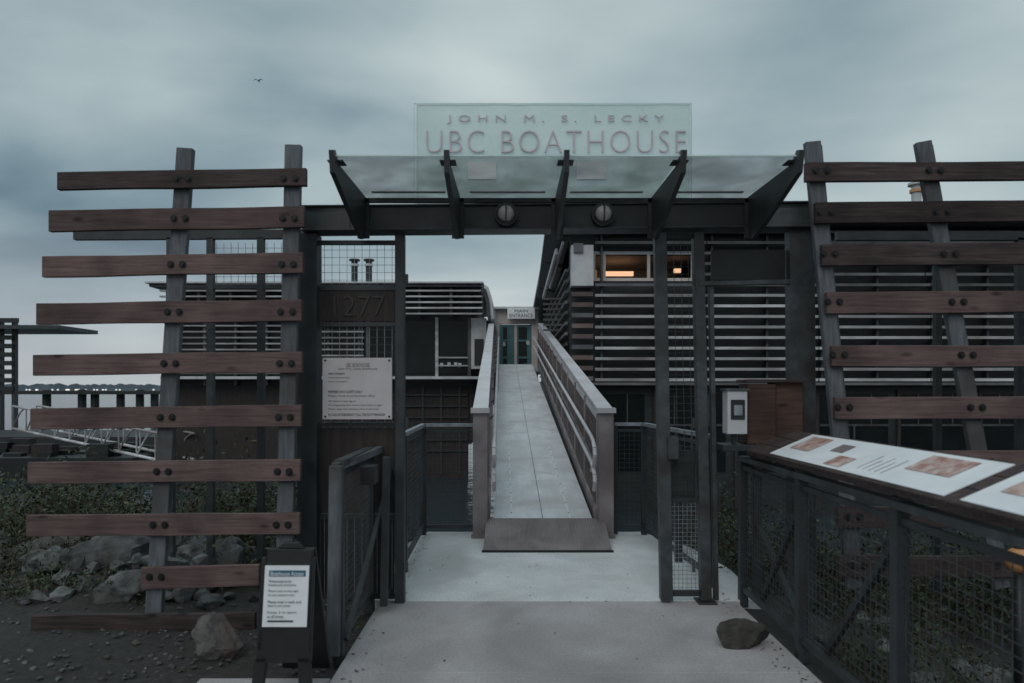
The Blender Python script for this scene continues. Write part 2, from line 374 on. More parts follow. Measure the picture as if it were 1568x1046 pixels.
m, ntw, bs = new_mat('water'); M['water'] = m
bs.inputs['Base Color'].default_value = (0.03, 0.045, 0.055, 1); bs.inputs['Roughness'].default_value = 0.14
tcw = ntw.nodes.new('ShaderNodeTexCoord'); nw = ntw.nodes.new('ShaderNodeTexNoise'); nw.inputs['Scale'].default_value = 1.2; nw.inputs['Detail'].default_value = 6
ntw.links.new(tcw.outputs['Object'], nw.inputs['Vector'])
bw = ntw.nodes.new('ShaderNodeBump'); bw.inputs['Strength'].default_value = 0.35; bw.inputs['Distance'].default_value = 0.2
ntw.links.new(nw.outputs['Fac'], bw.inputs['Height']); ntw.links.new(bw.outputs[0], bs.inputs['Normal'])
b = B(); b.add([(-2500, 9, -1.3), (2500, 9, -1.3), (2500, 3500, -1.3), (-2500, 3500, -1.3)], [(0, 1, 2, 3)], 'water'); b.make('water')

M['shore'] = mat('far_trees', (0.045, 0.06, 0.078), (0.08, 0.1, 0.12), 0.05, 0.9, bump=0)
b = B(); pts = []
xx = np.linspace(-1500, 1500, 900)
for i, x in enumerate(xx):
    pts.append(7 + 3.5 * noise.noise(Vector((x * 0.012, 0, 0))) + 3.0 * noise.noise(Vector((x * 0.09, 5, 0))) + random.uniform(0, 1.8))
for i in range(len(xx) - 1):
    y = 800
    b.add([(xx[i], y, -1.4), (xx[i + 1], y, -1.4), (xx[i + 1], y + 8, pts[i + 1]), (xx[i], y + 8, pts[i]), (xx[i + 1], y + 60, -1.4), (xx[i], y + 60, -1.4)], [(0, 1, 2, 3), (3, 2, 4, 5)], 'shore')
for k in range(30):
    x = random.uniform(-600, -380); b.box(x, x + 1.8, 797, 797.6, 1, 2.4, 'shore_light')
b.make('far_shore')

# ------------------------------------------------------------------ concrete path
b = B()
b.box(-1.0, 1.7, -3, 3.86, -0.3, 0.0, 'concrete'); b.box(-1.0, 1.7, 3.866, 5.17, -0.3, 0.0, 'concrete')
b.box(-0.99, 1.69, 3.85, 3.88, -0.25, -0.008, 'joint'); b.box(-0.99, 1.69, 5.16, 5.2, -0.25, -0.008, 'joint')
b.prism([(-1.08, 5.18, -0.3), (1.9, 5.18, -0.3), (1.95, 6.1, -0.3), (1.8, 7.0, -0.3), (1.45, 7.7, -0.3), (-0.95, 7.7, -0.3), (-1.1, 7.1, -0.3)], (0, 0, 0.3), 'concrete_l')
b.make('concrete_path', bevel=0.005)
b = B(); b.box(-1.75, -1.01, 3.3, 3.83, -0.3, -0.015, 'concrete'); b.make('kerb', bevel=0.01)

# ------------------------------------------------------------------ slatted screens
YS = 4.80
def bolts(bb, u, v, Y, gap=18):
    for s in (-0.5, 0.5):
        p = P(u + s * gap, v, Y)
        bb.tube((p.x, Y - 0.0205, p.z), (p.x, Y - 0.024, p.z), 0.026, 'bolt', 14)
        bb.tube((p.x, Y - 0.0235, p.z), (p.x, Y - 0.034, p.z), 0.015, 'bolt', 6)

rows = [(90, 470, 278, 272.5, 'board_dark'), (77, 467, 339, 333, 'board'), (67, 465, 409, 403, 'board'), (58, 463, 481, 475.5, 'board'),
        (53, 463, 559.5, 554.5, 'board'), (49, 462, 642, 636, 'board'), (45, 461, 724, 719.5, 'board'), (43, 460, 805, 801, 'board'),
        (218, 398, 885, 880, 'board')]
e = empty('slatted_wood_screen', (X(260, YS), YS, 0))
b = B(); bo = B(); po = B()
def lerp(a, c, t): return a + (c - a) * t
def postA(v): return lerp(285, 237, (v - 228) / 707)
def postB(v): return lerp(450, 437, (v - 223) / 617)
def board(bb, p0, p1, hh, k):
    p0, p1 = Vector(p0), Vector(p1); n = 10; sd = random.uniform(0, 50); L0 = []
    for i in range(n + 1):
        q = p0.lerp(p1, i / n)
        a = noise.noise(Vector((q.x * 1.5, sd, 0))) * .006; c = noise.noise(Vector((q.x * 1.5, sd, 9))) * .006
        L0.append((q, a, c))
    vs = []
    for q, a, c in L0:
        vs += [(q.x, q.y - .02, q.z - hh / 2 + a), (q.x, q.y + .02, q.z - hh / 2 + a), (q.x, q.y + .02, q.z + hh / 2 + c), (q.x, q.y - .02, q.z + hh / 2 + c)]
    fs = [(0, 1, 2, 3), tuple(4 * n + t for t in (3, 2, 1, 0))]
    for i in range(n):
        for j in range(4):
            fs.append((4 * i + j, 4 * (i + 1) + j, 4 * (i + 1) + (j + 1) % 4, 4 * i + (j + 1) % 4))
    bb.add(vs, fs, k)
for (u0, u1, v0, v1, k) in rows:
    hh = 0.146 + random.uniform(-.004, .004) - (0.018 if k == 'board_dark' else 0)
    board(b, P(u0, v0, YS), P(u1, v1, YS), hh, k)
    vm = (v0 + v1) / 2
    bolts(bo, postA(vm), vm, YS)
    if u1 > 440: bolts(bo, postB(vm) - 4, vm, YS)
board(b, P(50, 955, YS - .03), P(392, 950, YS - .03), 0.12, 'board_dark')
for (fn, vt, vb) in ((postA, 228, 945), (postB, 223, 905)):
    po.beam(P(fn(vb), vb, YS + .045), P(fn(vt), vt, YS + .045), 0.115, 0.05, 'post', up=(0, 1, 0))
    po.beam(P(fn(vb), vb, YS + .1), P(fn(vt), vt + 6, YS + .1), 0.03, 0.06, 'steel2', up=(0, 1, 0))
b.make('boards', e, bevel=0.003); bo.make('bolts', e); po.make('posts', e, bevel=0.004)

b = B(); Y2 = 5.7
b.beam(P(115, 361, Y2), P(470, 359, Y2), 0.05, 0.075, 'steel')
for u in (262, 323, 400):
    b.beam(P(u, 925, Y2), P(u, 365, Y2), 0.055, 0.05, 'steel2' if u != 400 else 'steel', up=(0, 1, 0))
b.beam(P(245, 920, Y2), P(470, 915, Y2), 0.05, 0.06, 'steel')
b.beam(P(265, 440, Y2), P(470, 440, Y2), 0.04, 0.03, 'steel')
for u in np.arange(332, 470, 11): b.tube(P(u, 372, Y2), P(u, 440, Y2), 0.0025, 'galv', 4)
for v in np.arange(380, 440, 11): b.tube(P(328, v, Y2), P(470, v, Y2), 0.0025, 'galv', 4)
b.make('steel_support_frame')

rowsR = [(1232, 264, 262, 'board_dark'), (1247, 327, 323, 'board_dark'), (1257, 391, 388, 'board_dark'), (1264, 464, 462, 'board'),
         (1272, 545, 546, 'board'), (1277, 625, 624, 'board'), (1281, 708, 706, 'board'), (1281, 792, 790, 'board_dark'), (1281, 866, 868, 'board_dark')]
e = empty('slatted_wood_screen', (X(1500, YS), YS, 0))
b = B(); bo = B(); po = B()
def postC(v): return lerp(1243, 1304, (v - 218) / 650)
def postD(v): return lerp(1412, 1497, (v - 218) / 482)
def postE(v): return lerp(1600, 1700, (v - 218) / 482)
def postF(v): return lerp(1800, 1915, (v - 218) / 482)
for (u0, v0, v1, k) in rowsR:
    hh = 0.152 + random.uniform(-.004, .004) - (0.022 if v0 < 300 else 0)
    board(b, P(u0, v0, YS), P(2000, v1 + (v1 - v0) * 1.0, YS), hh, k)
    for fn in (postC, postD, postE, postF): bolts(bo, fn(v0) + 8, v0 - 1, YS)
for fn, vb in ((postC, 900), (postD, 900), (postE, 900), (postF, 900)):
    po.beam(P(fn(vb), vb, YS + .045), P(fn(218), 218, YS + .045), 0.11, 0.05, 'post', up=(0, 1, 0))
    po.beam(P(fn(vb) + 10, vb, YS + .1), P(fn(218) + 10, 224, YS + .1), 0.03, 0.06, 'steel2', up=(0, 1, 0))
b.make('boards', e, bevel=0.003); bo.make('bolts', e); po.make('posts', e, bevel=0.004)
b = B()
for u in (1435, 1560): b.beam(P(u, 905, Y2), P(u, 365, Y2), 0.05, 0.05, 'steel', up=(0, 1, 0))
b.beam(P(1280, 362, Y2), P(1900, 362, Y2), 0.05, 0.07, 'steel')
b.make('steel_support_frame')

# ------------------------------------------------------------------ gate portal
G = 5.15
e = empty('entrance_gate_portal', (X(850, G), G, 0))
b = B()
b.beam(P(467, 339, G), P(1247, 333, G), 0.16, 0.17, 'steel')
b.beam(P(467, 320.5, G), P(1247, 314, G), 0.2, 0.012, 'steel2')
b.beam(P(467, 356.5, G), P(1247, 350.5, G), 0.2, 0.012, 'steel2')
for (ua, uc) in ((470, 536), (1150, 1244)):  # paler plates put the reflective sheen of the beam ends into colour
    b.beam(P(ua, lerp(339, 333, (ua - 467) / 780), G - .084), P(uc, lerp(339, 333, (uc - 467) / 780), G - .084), 0.008, 0.145, 'steel2')
def vpost(bb, u, wpx, vt, vb, Y=G, k='steel', d=0.1, ub=None):
    ub = u if ub is None else ub
    bb.beam(P(ub, vb, Y), P(u, vt, Y), wpx / F * Y, d, k, up=(0, 1, 0))
vpost(b, 474, 30, 360, 925, k='steel', d=0.14)
vpost(b, 613, 14, 360, 922, k='steel', d=0.08)
vpost(b, 1010, 18, 357, 918, k='steel2', d=0.08, ub=1020)
vpost(b, 1068, 16, 357, 918, k='steel2', d=0.08, ub=1080)
vpost(b, 1224, 38, 352, 920, k='steel2', d=0.1, ub=1228)
vpost(b, 1088, 7, 438, 918, k='steel2', d=0.05, ub=1096)
b.beam(P(1068, 435, G - .02), P(1208, 432, G - .02), 0.05, 0.035, 'steel2')
for u, v in ((474, 925), (1080, 919)):
    b.box(X(u, G) - .07, X(u, G) + .07, G - .08, G + .08, 0.001, 0.013, 'steel2')
for v in (420, 640, 860):
    b.tube(P(623, v, G - .045), P(623, v + 16, G - .045), .012, 'steel2', 8); b.tube(P(1062, v, G - .06), P(1062, v + 16, G - .06), .012, 'steel2', 8)
b.box(X(1020, G), X(1036, G), G - .07, G - .04, Z(702, G), Z(668, G), 'steel2')
b.make('frame', e, bevel=0.003)

b = B(); GP = G + 0.02
for v, h in ((372, .03), (441, .04), (497, .03), (650, .03), (790, .03), (912, .04)):
    b.beam(P(490, v, GP), P(606, v, GP), 0.04, h, 'steel')
for u in np.arange(497, 606, 11.5): b.tube(P(u, 374, GP), P(u, 912, GP), 0.0022, 'galv', 4)
for v in np.arange(383, 438, 11.5): b.tube(P(490, v, GP), P(606, v, GP), 0.0022, 'galv', 4)
for v in np.arange(505, 548, 11.5): b.tube(P(490, v, GP), P(606, v, GP), 0.0022, 'steel2', 4)
b.box(X(491, GP), X(605, GP), GP - .012, GP + .002, Z(492, GP), Z(445, GP), 'wall_brown')
b.box(X(491, GP), X(605, GP), GP - .008, GP + .006, Z(786, GP), Z(655, GP), 'wall_brown')
b.box(X(492, GP), X(604, GP), GP + .004, GP + .012, Z(908, GP), Z(795, GP), 'black')
for v, h in ((362, .03), (765, .03), (908, .04)):
    b.beam(P(1020, v, GP), P(1070, v, GP), 0.04, h, 'steel')
for u in np.arange(1026, 1072, 6.5): b.tube(P(u, 768, GP), P(u, 906, GP), 0.002, 'galv', 4)
for v in np.arange(776, 906, 6.5): b.tube(P(1020, v, GP), P(1074, v, GP), 0.002, 'galv', 4)
for u in np.arange(1020, 1066, 11): b.tube(P(u, 366, GP), P(u + 8, 766, GP), 0.0022, 'steel2', 4)
for v in np.arange(376, 765, 11): b.tube(P(1014, v, GP), P(1072, v, GP), 0.0018, 'steel2', 4)
b.box(X(1090, G), X(1204, G), G + .02, G + .035, Z(428, G), Z(382, G), 'black')
b.box(X(1030, G), X(1066, G), G + .03, G + .045, Z(762, G), Z(690, G), 'wall_dark')
b.make('infill_panels', e)
b = B(); b.flat_text('1277', 'numeral', X(512, GP), X(590, GP), Z(484, GP), Z(453, GP), GP - .014, 0.006, 1.0, -.01); b.make('house_number', e)

YT = 4.18
b = B()
for bx in (-1.10, -0.40, 0.335, 1.05, 1.765):
    prof = [(G - .08, 2.80), (G - .08, 3.03), (YT + .1, 3.015), (YT + .02, 3.075), (YT - .03, 3.06), (YT, 2.93), (G - .42, 2.76), (G - .16, 2.70)]
    b.prism([(bx - .016, y, z) for y, z in prof], (0.032, 0, 0), 'steel')
    b.box(bx - .05, bx + .05, YT + .06, YT + .16, 3.022, 3.03, 'steel2')
    b.tube((bx, YT + .07, 2.96), (bx + .001, YT + .07, 3.06), 0.014, 'steel2')
    b.box(bx - .045, bx + .045, G - .1, G - .089, 2.72, 3.02, 'steel')
b.make('canopy_brackets', e, bevel=0.002)
b = B()
cx = [-1.12, -0.40, 0.335, 1.05, 1.785]
for i in range(4):
    b.box(cx[i] + .008, cx[i + 1] - .008, YT + .03, G + .02, 3.035, 3.047, 'glass_canopy')
b.make('canopy_glass', e)
b = B()
b.box(-1.12, 1.785, YT + .018, YT + .028, 3.036, 3.046, 'glass_edge')
b.box(-1.10, 1.76, G - .1, G - .06, 2.99, 3.02, 'steel')
for i in range(4):
    b.box(cx[i] + .09, cx[i + 1] - .09, G - .17, G - .12, 3.0475, 3.052, 'fascia')
b.make('canopy_edge_trim', e)
for u in (775, 923):
    b = B(); c = P(u, 329, G - .11)
    b.tube((c.x, G - .08, c.z), (c.x, G - .14, c.z), 0.085, 'steel', 20)
    b.tube((c.x, G - .14, c.z), (c.x, G - .155, c.z), 0.075, 'steel2', 20, 0.065)
    b.dome((c.x, G - .15, c.z), 0.058, (0, -1, 0), 'lamp_glass', 18, 5, 0.8)
    b.box(c.x - .005, c.x + .005, G - .205, G - .15, c.z - .06, c.z + .06, 'steel')
    b.make('bulkhead_lamp')

Yg = 5.2
b = B()
x0, x1, z0, z1 = X(638, Yg), X(1057, Yg), Z(318, Yg), Z(160, Yg)
b.box(x0, x1, Yg, Yg + .012, z0, z1, 'glass_sign')
b.box(x0 - .03, x1 + .025, Yg + .05, Yg + .058, z1 + .025, z1 + .032, 'glass_edge')
b.box(x0 - .03, x0 - .025, Yg + .05, Yg + .058, z0, z1 + .025, 'glass_edge')
b.box(x1 + .02, x1 + .025, Yg + .05, Yg + .058, z0, z1 + .025, 'glass_edge')
b.box(x0, x1, Yg - .004, Yg + .0, z1 - .006, z1 + .002, 'glass_edge')
b.box(x0 - .001, x0 + .005, Yg - .004, Yg, z0, z1 - .007, 'glass_edge'); b.box(x1 - .005, x1 + .001, Yg - .004, Yg, z0, z1 - .007, 'glass_edge')
for u in (738, 905): b.box(X(u, Yg) - .11, X(u, Yg) + .11, Yg - .012, Yg - .004, Z(275, Yg), Z(249, Yg), 'white')
sg = b.make('glass_name_sign')
b = B()
b.flat_text('JOHN M. S. LECKY', 'letter', X(685, Yg), X(1016, Yg), Z(190.5, Yg), Z(177.5, Yg), Yg - .006, 0.008, 1.7, -.008)
b.flat_text('UBC BOATHOUSE', 'letter', X(653, Yg), X(1050, Yg), Z(235, Yg), Z(201, Yg), Yg - .006, 0.012, 1.15, -.022)
b.make('lettering', sg)

b = B(); Yn = G - .08
b.box(X(494, Yn), X(600, Yn), Yn, Yn + .02, Z(642, Yn), Z(548, Yn), 'sign_pink')
for u in (498, 596):
    for v in (552, 638): b.tube(P(u, v, Yn - .004), P(u, v, Yn + .001), .008, 'bolt', 8)
nb = b.make('notice_sign')
b = B()
L_ = [('UBC BOATHOUSE', 530, 566, 556, 562, 'ink_mid'), ('John M.S. Lecky Boathouse', 518, 578, 563, 567, 'ink_mid'), ('PRIVATE PROPERTY', 503, 528, 571, 574, 'ink'), ('Authorized access only', 503, 535, 577, 580, 'ink_mid'),
      ('Hours of operation', 503, 532, 583, 586, 'ink_mid'), ('MEMBERS AND GUESTS ONLY', 503, 555, 598, 602, 'ink'), ('Please check in at the front office', 503, 574, 604.5, 607.5, 'ink_mid'),
      ('All visitors must sign in', 503, 545, 613, 616, 'ink'), ('No trespassing after hours. Gate locks at night', 503, 585, 619, 622, 'ink_mid'), ('Please keep this walkway clear at all times', 503, 580, 625, 628, 'ink_mid'),
      ('IN CASE OF EMERGENCY CALL THE DUTY MANAGER', 503, 590, 633, 637, 'ink')]
for s, a, c, v0, v1, k in L_:
    b.flat_text(s, k, X(a, Yn), X(c, Yn), Z(v1, Yn), Z(v0, Yn), Yn - .001, 0.001)
b.make('lettering', nb)

# ------------------------------------------------------------------ gangway ramp
def R(s, lat, h):
    return Vector((lerp(0.337, 0.127, s) + lat, lerp(7.45, 22.2, s), lerp(0.19, 2.43, s) + h))
e = empty('gangway_ramp', R(0, 0, 0))
b = B(); NS = 10
for i in range(NS):
    s0, s1 = i / NS, (i + 1) / NS - 0.0003
    b.hexa([R(s0, -.54, -.06), R(s0, .54, -.06), R(s1, .54, -.06), R(s1, -.54, -.06), R(s0, -.54, 0), R(s0, .54, 0), R(s1, .54, 0), R(s1, -.54, 0)], 'deck')
for lt in (-.34, .0, .30):
    if lt: b.beam(R(0.0, lt, .004), R(1, lt, .004), 0.014, 0.006, 'seam')
    else: b.beam(R(0.0, lt, .002), R(1, lt, .002), 0.006, 0.004, 'steel2')
for i in range(40):
    for lt in (-.34, .3):
        q = R((i + .5) / 40, lt, .006); b.tube(q, q + Vector((0, 0, .005)), .009, 'steel2', 6)
b.box(-.9, 1.2, 22.25, 27, 2.2, 2.40, 'deck')
b.make('deck', e)
b = B()
b.hexa([(X(740, 6.74), 6.74, 0.0), (X(937, 6.74), 6.74, 0.0), (X(925, 7.45), 7.45, 0.1), (X(745, 7.45), 7.45, 0.1),
        (X(740, 6.74), 6.74, 0.015), (X(937, 6.74), 6.74, 0.015), (X(925, 7.45), 7.45, 0.2), (X(745, 7.45), 7.45, 0.2)], 'deck_plate')
b.box(X(738, 6.74), X(939, 6.74), 6.71, 6.738, 0.001, 0.02, 'black')
b.make('threshold_plate', e)
b = B()
for sgn in (-1, 1):
    def lat(s, t): return sgn * lerp(t, t + 0.12, s)
    a0, a1 = R(0, lat(0, .68), 1.19), R(1, lat(1, .68), 1.32)
    b.beam(a0, a1, 0.17, 0.035, 'cap')
    b.box(a0.x - .1, a0.x + .1, a0.y - .13, a0.y + .02, a0.z - .03, a0.z + .025, 'cap')
    b.box(a0.x - .078, a0.x + .078, a0.y - .1, a0.y + .05, 0.002, a0.z - .03, 'ramp_side')
    b.box(a0.x - .095, a0.x + .095, a0.y - .115, a0.y - .1, 0.002, .05, 'ramp_side')
    b.beam(R(0, lat(0, .62), 1.08), R(1, lat(1, .62), 1.2), 0.03, 0.1, 'cap')
    b.beam(R(0, lat(0, .6), .03), R(1, lat(1, .6), .03), 0.05, 0.16, 'ramp_side')
    b.beam(R(0, lat(0, .7), .02), R(1, lat(1, .7), .02), 0.1, 0.2, 'ramp_side')
    b.beam(R(0, lat(0, .6), .55), R(1, lat(1, .6), .62), 0.03, 0.04, 'ramp_side')
    for i in range(0, 13):
        s = i / 12
        b.beam(R(s, lat(s, .61), 0), R(s, lat(s, .61), 1.15), 0.05, 0.06, 'ramp_side', up=(0, 1, 0))
    for i in range(0, 300):
        s = (i + .5) / 300
        b.beam(R(s, lat(s, .6), .1), R(s, lat(s, .6), 1.06), 0.010, 0.010, 'ramp_mesh', up=(0, 1, 0))
    for hg in np.arange(.16, 1.04, .06): b.tube(R(0, lat(0, .6), hg), R(1, lat(1, .6), hg + .06), .005, 'ramp_mesh', 4)
    for hh in (.9, .62):
        pts = [R(.995, sgn * .56, hh), R(.0, sgn * .53, hh), R(-.010, sgn * .53, hh - .02), R(-.017, sgn * .53, hh - .07), R(-.019, sgn * .53, hh - .14), R(-.015, sgn * .53, hh - .24)]
        if hh > .8: pts += [R(-.002, sgn * .53, hh - .36)]
        for q in range(len(pts) - 1): b.tube(pts[q], pts[q + 1], .021, 'cap', 8)
    for i in range(1, 12): b.tube(R(i / 12, sgn * .55, .9), R(i / 12, lat(i / 12, .6), .84), .01, 'steel2', 6)
b.make('guardrails', e)

# ------------------------------------------------------------------ pad fences
def mesh_fence(name, pts, top, bot=0.06, post_k='steel', wire='steel2', rail_k='galv', pitch=0.05, rw=0.05):
    b = B()
    for i in range(len(pts) - 1):
        a, c = Vector((*pts[i], 0)), Vector((*pts[i + 1], 0))
        d = c - a; ln = d.length
        up = Vector((0, 0, 1))
        b.beam(a + up * top, c + up * top, rw, 0.035, rail_k)
        b.beam(a + up * (top - .07), c + up * (top - .07), 0.03, 0.03, post_k)
        b.beam(a + up * (bot + .03), c + up * (bot + .03), 0.035, 0.04, post_k)
        n = int(ln / pitch)
        for j in range(1, n):
            q = a + d * (j / n); b.tube(q + up * bot, q + up * (top - .06), .002, wire, 4)
        for z in np.arange(bot + .08, top - .08, pitch): b.tube(a + up * z, c + up * z, .002, wire, 4)
    for p_ in pts:
        b.box(p_[0] - .03, p_[0] + .03, p_[1] - .03, p_[1] + .03, -.05, top - .018, post_k)
    return b.make(name)
mesh_fence('railing_fence', [(-0.95, 6.0), (-0.98, 7.55), (-0.36, 7.58)], 1.21, rail_k='galv')
mesh_fence('railing_fence', [(1.14, 7.58), (1.46, 7.55), (1.55, 6.35), (1.62, 5.55)], 1.22, rail_k='galv')
mesh_fence('railing_fence', [(-1.04, 4.1), (-1.05, 5.05)], 1.16, rail_k='steel2', pitch=0.045, rw=.06)
b = B()
b.beam((-1.06, 4.06, 0.02), (-1.045, 4.06, 1.15), 0.075, 0.05, 'post', up=(0, 1, 0))
b.beam((-1.05, 4.06, 1.14), (-0.99, 5.4, 1.15), 0.05, 0.05, 'post')
b.beam((-0.99, 5.4, 0.05), (-0.99, 5.4, 1.15), 0.05, 0.05, 'steel', up=(0, 1, 0))
b.beam((-1.0, 4.1, 0.1), (-0.94, 5.3, .95), 0.03, 0.03, 'steel')
b.beam((-0.92, 4.9, 0.05), (-0.9, 4.9, 1.12), 0.05, 0.05, 'steel', up=(0, 1, 0))
b.beam((-0.93, 4.92, 0.08), (-0.93, 5.6, 0.08), 0.04, 0.05, 'steel')
b.beam((-0.92, 4.92, .9), (-0.93, 5.6, 1.12), 0.04, 0.05, 'steel')
b.box(-.99, -.9, 4.45, 4.6, .98, 1.1, 'black')
b.make('open_gate_leaf', bevel=0.003)

mesh_fence('railing_fence', [(1.76, 1.0), (1.76, 2.0), (1.76, 3.1), (1.76, 4.15), (1.76, 5.2)], 1.08, rail_k='steel2', pitch=0.048, rw=.07)
b = B()
b.beam((1.80, 4.9, .1), (1.80, 4.2, .95), 0.03, 0.04, 'steel'); b.beam((1.80, 3.9, .1), (1.80, 3.15, .95), 0.03, 0.04, 'steel')
b.beam((1.83, 5.1, .1), (1.83, 5.1, 1.1), .06, .06, 'steel', up=(0, 1, 0))
b.beam((1.83, 5.12, .62), (1.83, 4.3, .12), 0.04, 0.04, 'steel')
b.make('fence_brace')
def C(t, y, o=0.0):
    return Vector((1.70 + .33 * t - 0.398 * o, y, 1.165 + .143 * t + 0.917 * o))
e = empty('display_counter', (1.86, 3.2, 1.1))
b = B()
for t0, t1 in ((0, .32), (.335, .66), (.675, 1.0)):
    b.hexa([C(t0, .8, -.045), C(t1, .8, -.045), C(t1, 5.0, -.045), C(t0, 5.0, -.045), C(t0, .8), C(t1, .8), C(t1, 5.0), C(t0, 5.0)], 'board_dark')
b.make('top_boards', e, bevel=0.004)
b = B()
for y in (1.0, 2.0, 3.1, 4.15, 4.95):
    b.beam((1.74, y, 1.09), (1.99, y, 1.2), 0.04, 0.05, 'steel')
b.make('brackets', e)
b = B()
for y0, y1 in ((.9, 2.62), (2.72, 4.55)):
    b.hexa([C(.06, y0, .002), C(.93, y0, .002), C(.93, y1, .002), C(.06, y1, .002), C(.06, y0, .006), C(.93, y0, .006), C(.93, y1, .006), C(.06, y1, .006)], 'white')
    ln = y1 - y0
    for (a, c, t0, t1, k) in ((.08, .26, .42, .84, 'print_red'), (.5, .60, .12, .42, 'print_red'), (.62, .70, .5, .75, 'ink_mid'), (.80, .95, .35, .84, 'print_red')):
        ya, yc = y0 + ln * a, y0 + ln * c
        b.add([C(t0, ya, .009), C(t1, ya, .009), C(t1, yc, .009), C(t0, yc, .009)], [(0, 1, 2, 3)], k)
    for q in range(5):
        ya = y0 + ln * (.30 + q * .03)
        b.add([C(.2, ya, .0085), C(.62 - .1 * (q % 2), ya, .0085), C(.62 - .1 * (q % 2), ya + .005, .0085), C(.2, ya + .005, .0085)], [(0, 1, 2, 3)], 'ink_mid')
b.make('display_panels', e)

b = B(); Yb = 5.0
b.box(X(1145, Yb), X(1188, Yb), Yb, Yb + .2, Z(680, Yb), Z(588, Yb), 'box_wood'); b.box(X(1190, Yb), X(1232, Yb), Yb + .03, Yb + .2, Z(680, Yb), Z(584, Yb), 'box_wood')
b.box(X(1142, Yb), X(1235, Yb), Yb - .015, Yb + .22, Z(586, Yb), Z(581, Yb), 'board_dark')
b.make('cedar_enclosure', bevel=0.003)
b = B()
b.box(X(1110, Yb), X(1140, Yb), Yb - .06, Yb + .06, Z(664, Yb), Z(598, Yb), 'fascia')
b.box(X(1115, Yb), X(1136, Yb), Yb - .068, Yb - .058, Z(642, Yb), Z(612, Yb), 'black')
b.box(X(1107, Yb), X(1143, Yb), Yb - .07, Yb + .07, Z(599, Yb), Z(595, Yb), 'steel2')
b.box(X(1119, Yb), X(1132, Yb), Yb - .075, Yb - .066, Z(636, Yb), Z(620, Yb), 'galv')
b.box(X(1122, Yb), X(1128, Yb), Yb, Yb + .04, Z(690, Yb), Z(664, Yb), 'steel')
b.box(X(1105, Yb), X(1185, Yb), Yb - .04, Yb + .2, Z(690, Yb), Z(681, Yb), 'steel')
b.make('intercom_box', bevel=0.003)

# ------------------------------------------------------------------ sandwich board
e = empty('sandwich_board_sign', (X(428, 3.5), 3.5, 0))
b = B(); Ys = 3.5
def SB(u, v, off=0):
    z = Z(v, Ys); return Vector((X(u, Ys), Ys - off + (z) * 0.12, z))
b.prism([SB(399, 846), SB(471, 848), SB(469, 972), SB(397, 972)], (0, .03, 0), 'black')
b.prism([SB(415, 846), SB(425, 837), SB(448, 837), SB(456, 847)], (0, .03, 0), 'black')
b.prism([SB(391, 860), SB(399, 860), SB(398, 1000), SB(389, 1000)], (0, .028, 0), 'black'); b.prism([SB(470, 860), SB(474, 860), SB(474, 1000), SB(469, 1000)], (0, .028, 0), 'black')
b.prism([SB(392, 968), SB(473, 968), SB(474, 1018), SB(388, 1018)], (0, .028, 0), 'black')
b.prism([SB(386, 1010), SB(406, 1010), SB(400, 1078), SB(382, 1078)], (0, .03, 0), 'black')
b.prism([SB(453, 1010), SB(472, 1010), SB(478, 1078), SB(458, 1078)], (0, .03, 0), 'black')
xr = [X(391, Ys), X(472, Ys)]
b.hexa([(xr[0], Ys + .42, 0), (xr[1], Ys + .42, 0), (xr[1], Ys + .45, 0), (xr[0], Ys + .45, 0), (xr[0], Ys + .125, .76), (xr[1], Ys + .125, .76), (xr[1], Ys + .15, .76), (xr[0], Ys + .15, .76)], 'black')
b.make('frame', e, bevel=0.004)
b = B()
b.prism([SB(398, 872, .006), SB(467, 872, .006), SB(466, 964, .006), SB(397, 964, .006)], (0, .005, 0), 'white')
b.prism([SB(405, 879, .009), SB(462, 879, .009), SB(462, 888, .009), SB(405, 888, .009)], (0, .002, 0), 'blue')
b.prism([SB(405, 954, .009), SB(445, 954, .009), SB(445, 956.5, .009), SB(405, 956.5, .009)], (0, .002, 0), 'ink')
b.make('poster', e)
b = B()
def sbt(s, a, c, v0, v1, k):
    b.text(s, k, lambda u, v, w_: SB(lerp(a, c, u), lerp(v1, v0, v), .0115 + w_), .0005)
sbt('Boathouse Access', 408, 459, 880.5, 887, 'white')
for s, a, c, v0 in (('Welcome back to the', 405, 440, 893), ('boathouse everyone', 405, 448, 899), ('Please wait on the right', 405, 452, 908), ('for your session to start', 405, 446, 914), ('Please wear a mask and', 405, 456, 924), ('keep to your group', 405, 440, 930), ('Keep 2 m apart', 405, 450, 940), ('at all times', 405, 430, 946)):
    sbt(s, a, c, v0, v0 + 4, 'ink')
b.make('lettering', e)

# ------------------------------------------------------------------ right building (boathouse)
YR = 16.0
e = empty('louvred_boathouse', (7, YR, -1.3))
b = B()
xl, xr_ = 1.36, 17.0
zt = Z(352, YR)
wx0, wx1, wz0, wz1 = X(908, YR), X(1062, YR), Z(428, YR), Z(388, YR)
b.box(xl, wx0, YR, YR + .3, wz0, wz1, 'wall_dark'); b.box(wx1, xr_, YR, YR + .3, wz0, wz1, 'wall_dark')
b.box(xl, xr_, YR, YR + .3, -1.4, wz0, 'wall_dark'); b.box(xl, xr_, YR, YR + .3, wz1, zt, 'wall_dark')
b.box(xl, xl + .3, YR + .3, 32, -1.4, 4.55, 'wall_dark'); b.box(xr_ - .3, xr_, YR + .3, 32, -1.4, 5, 'wall_dark')
b.box(xl + .3, xr_ - .3, 31.7, 32, -1.4, 4.55, 'wall_dark')
b.make('walls', e)
b = B()
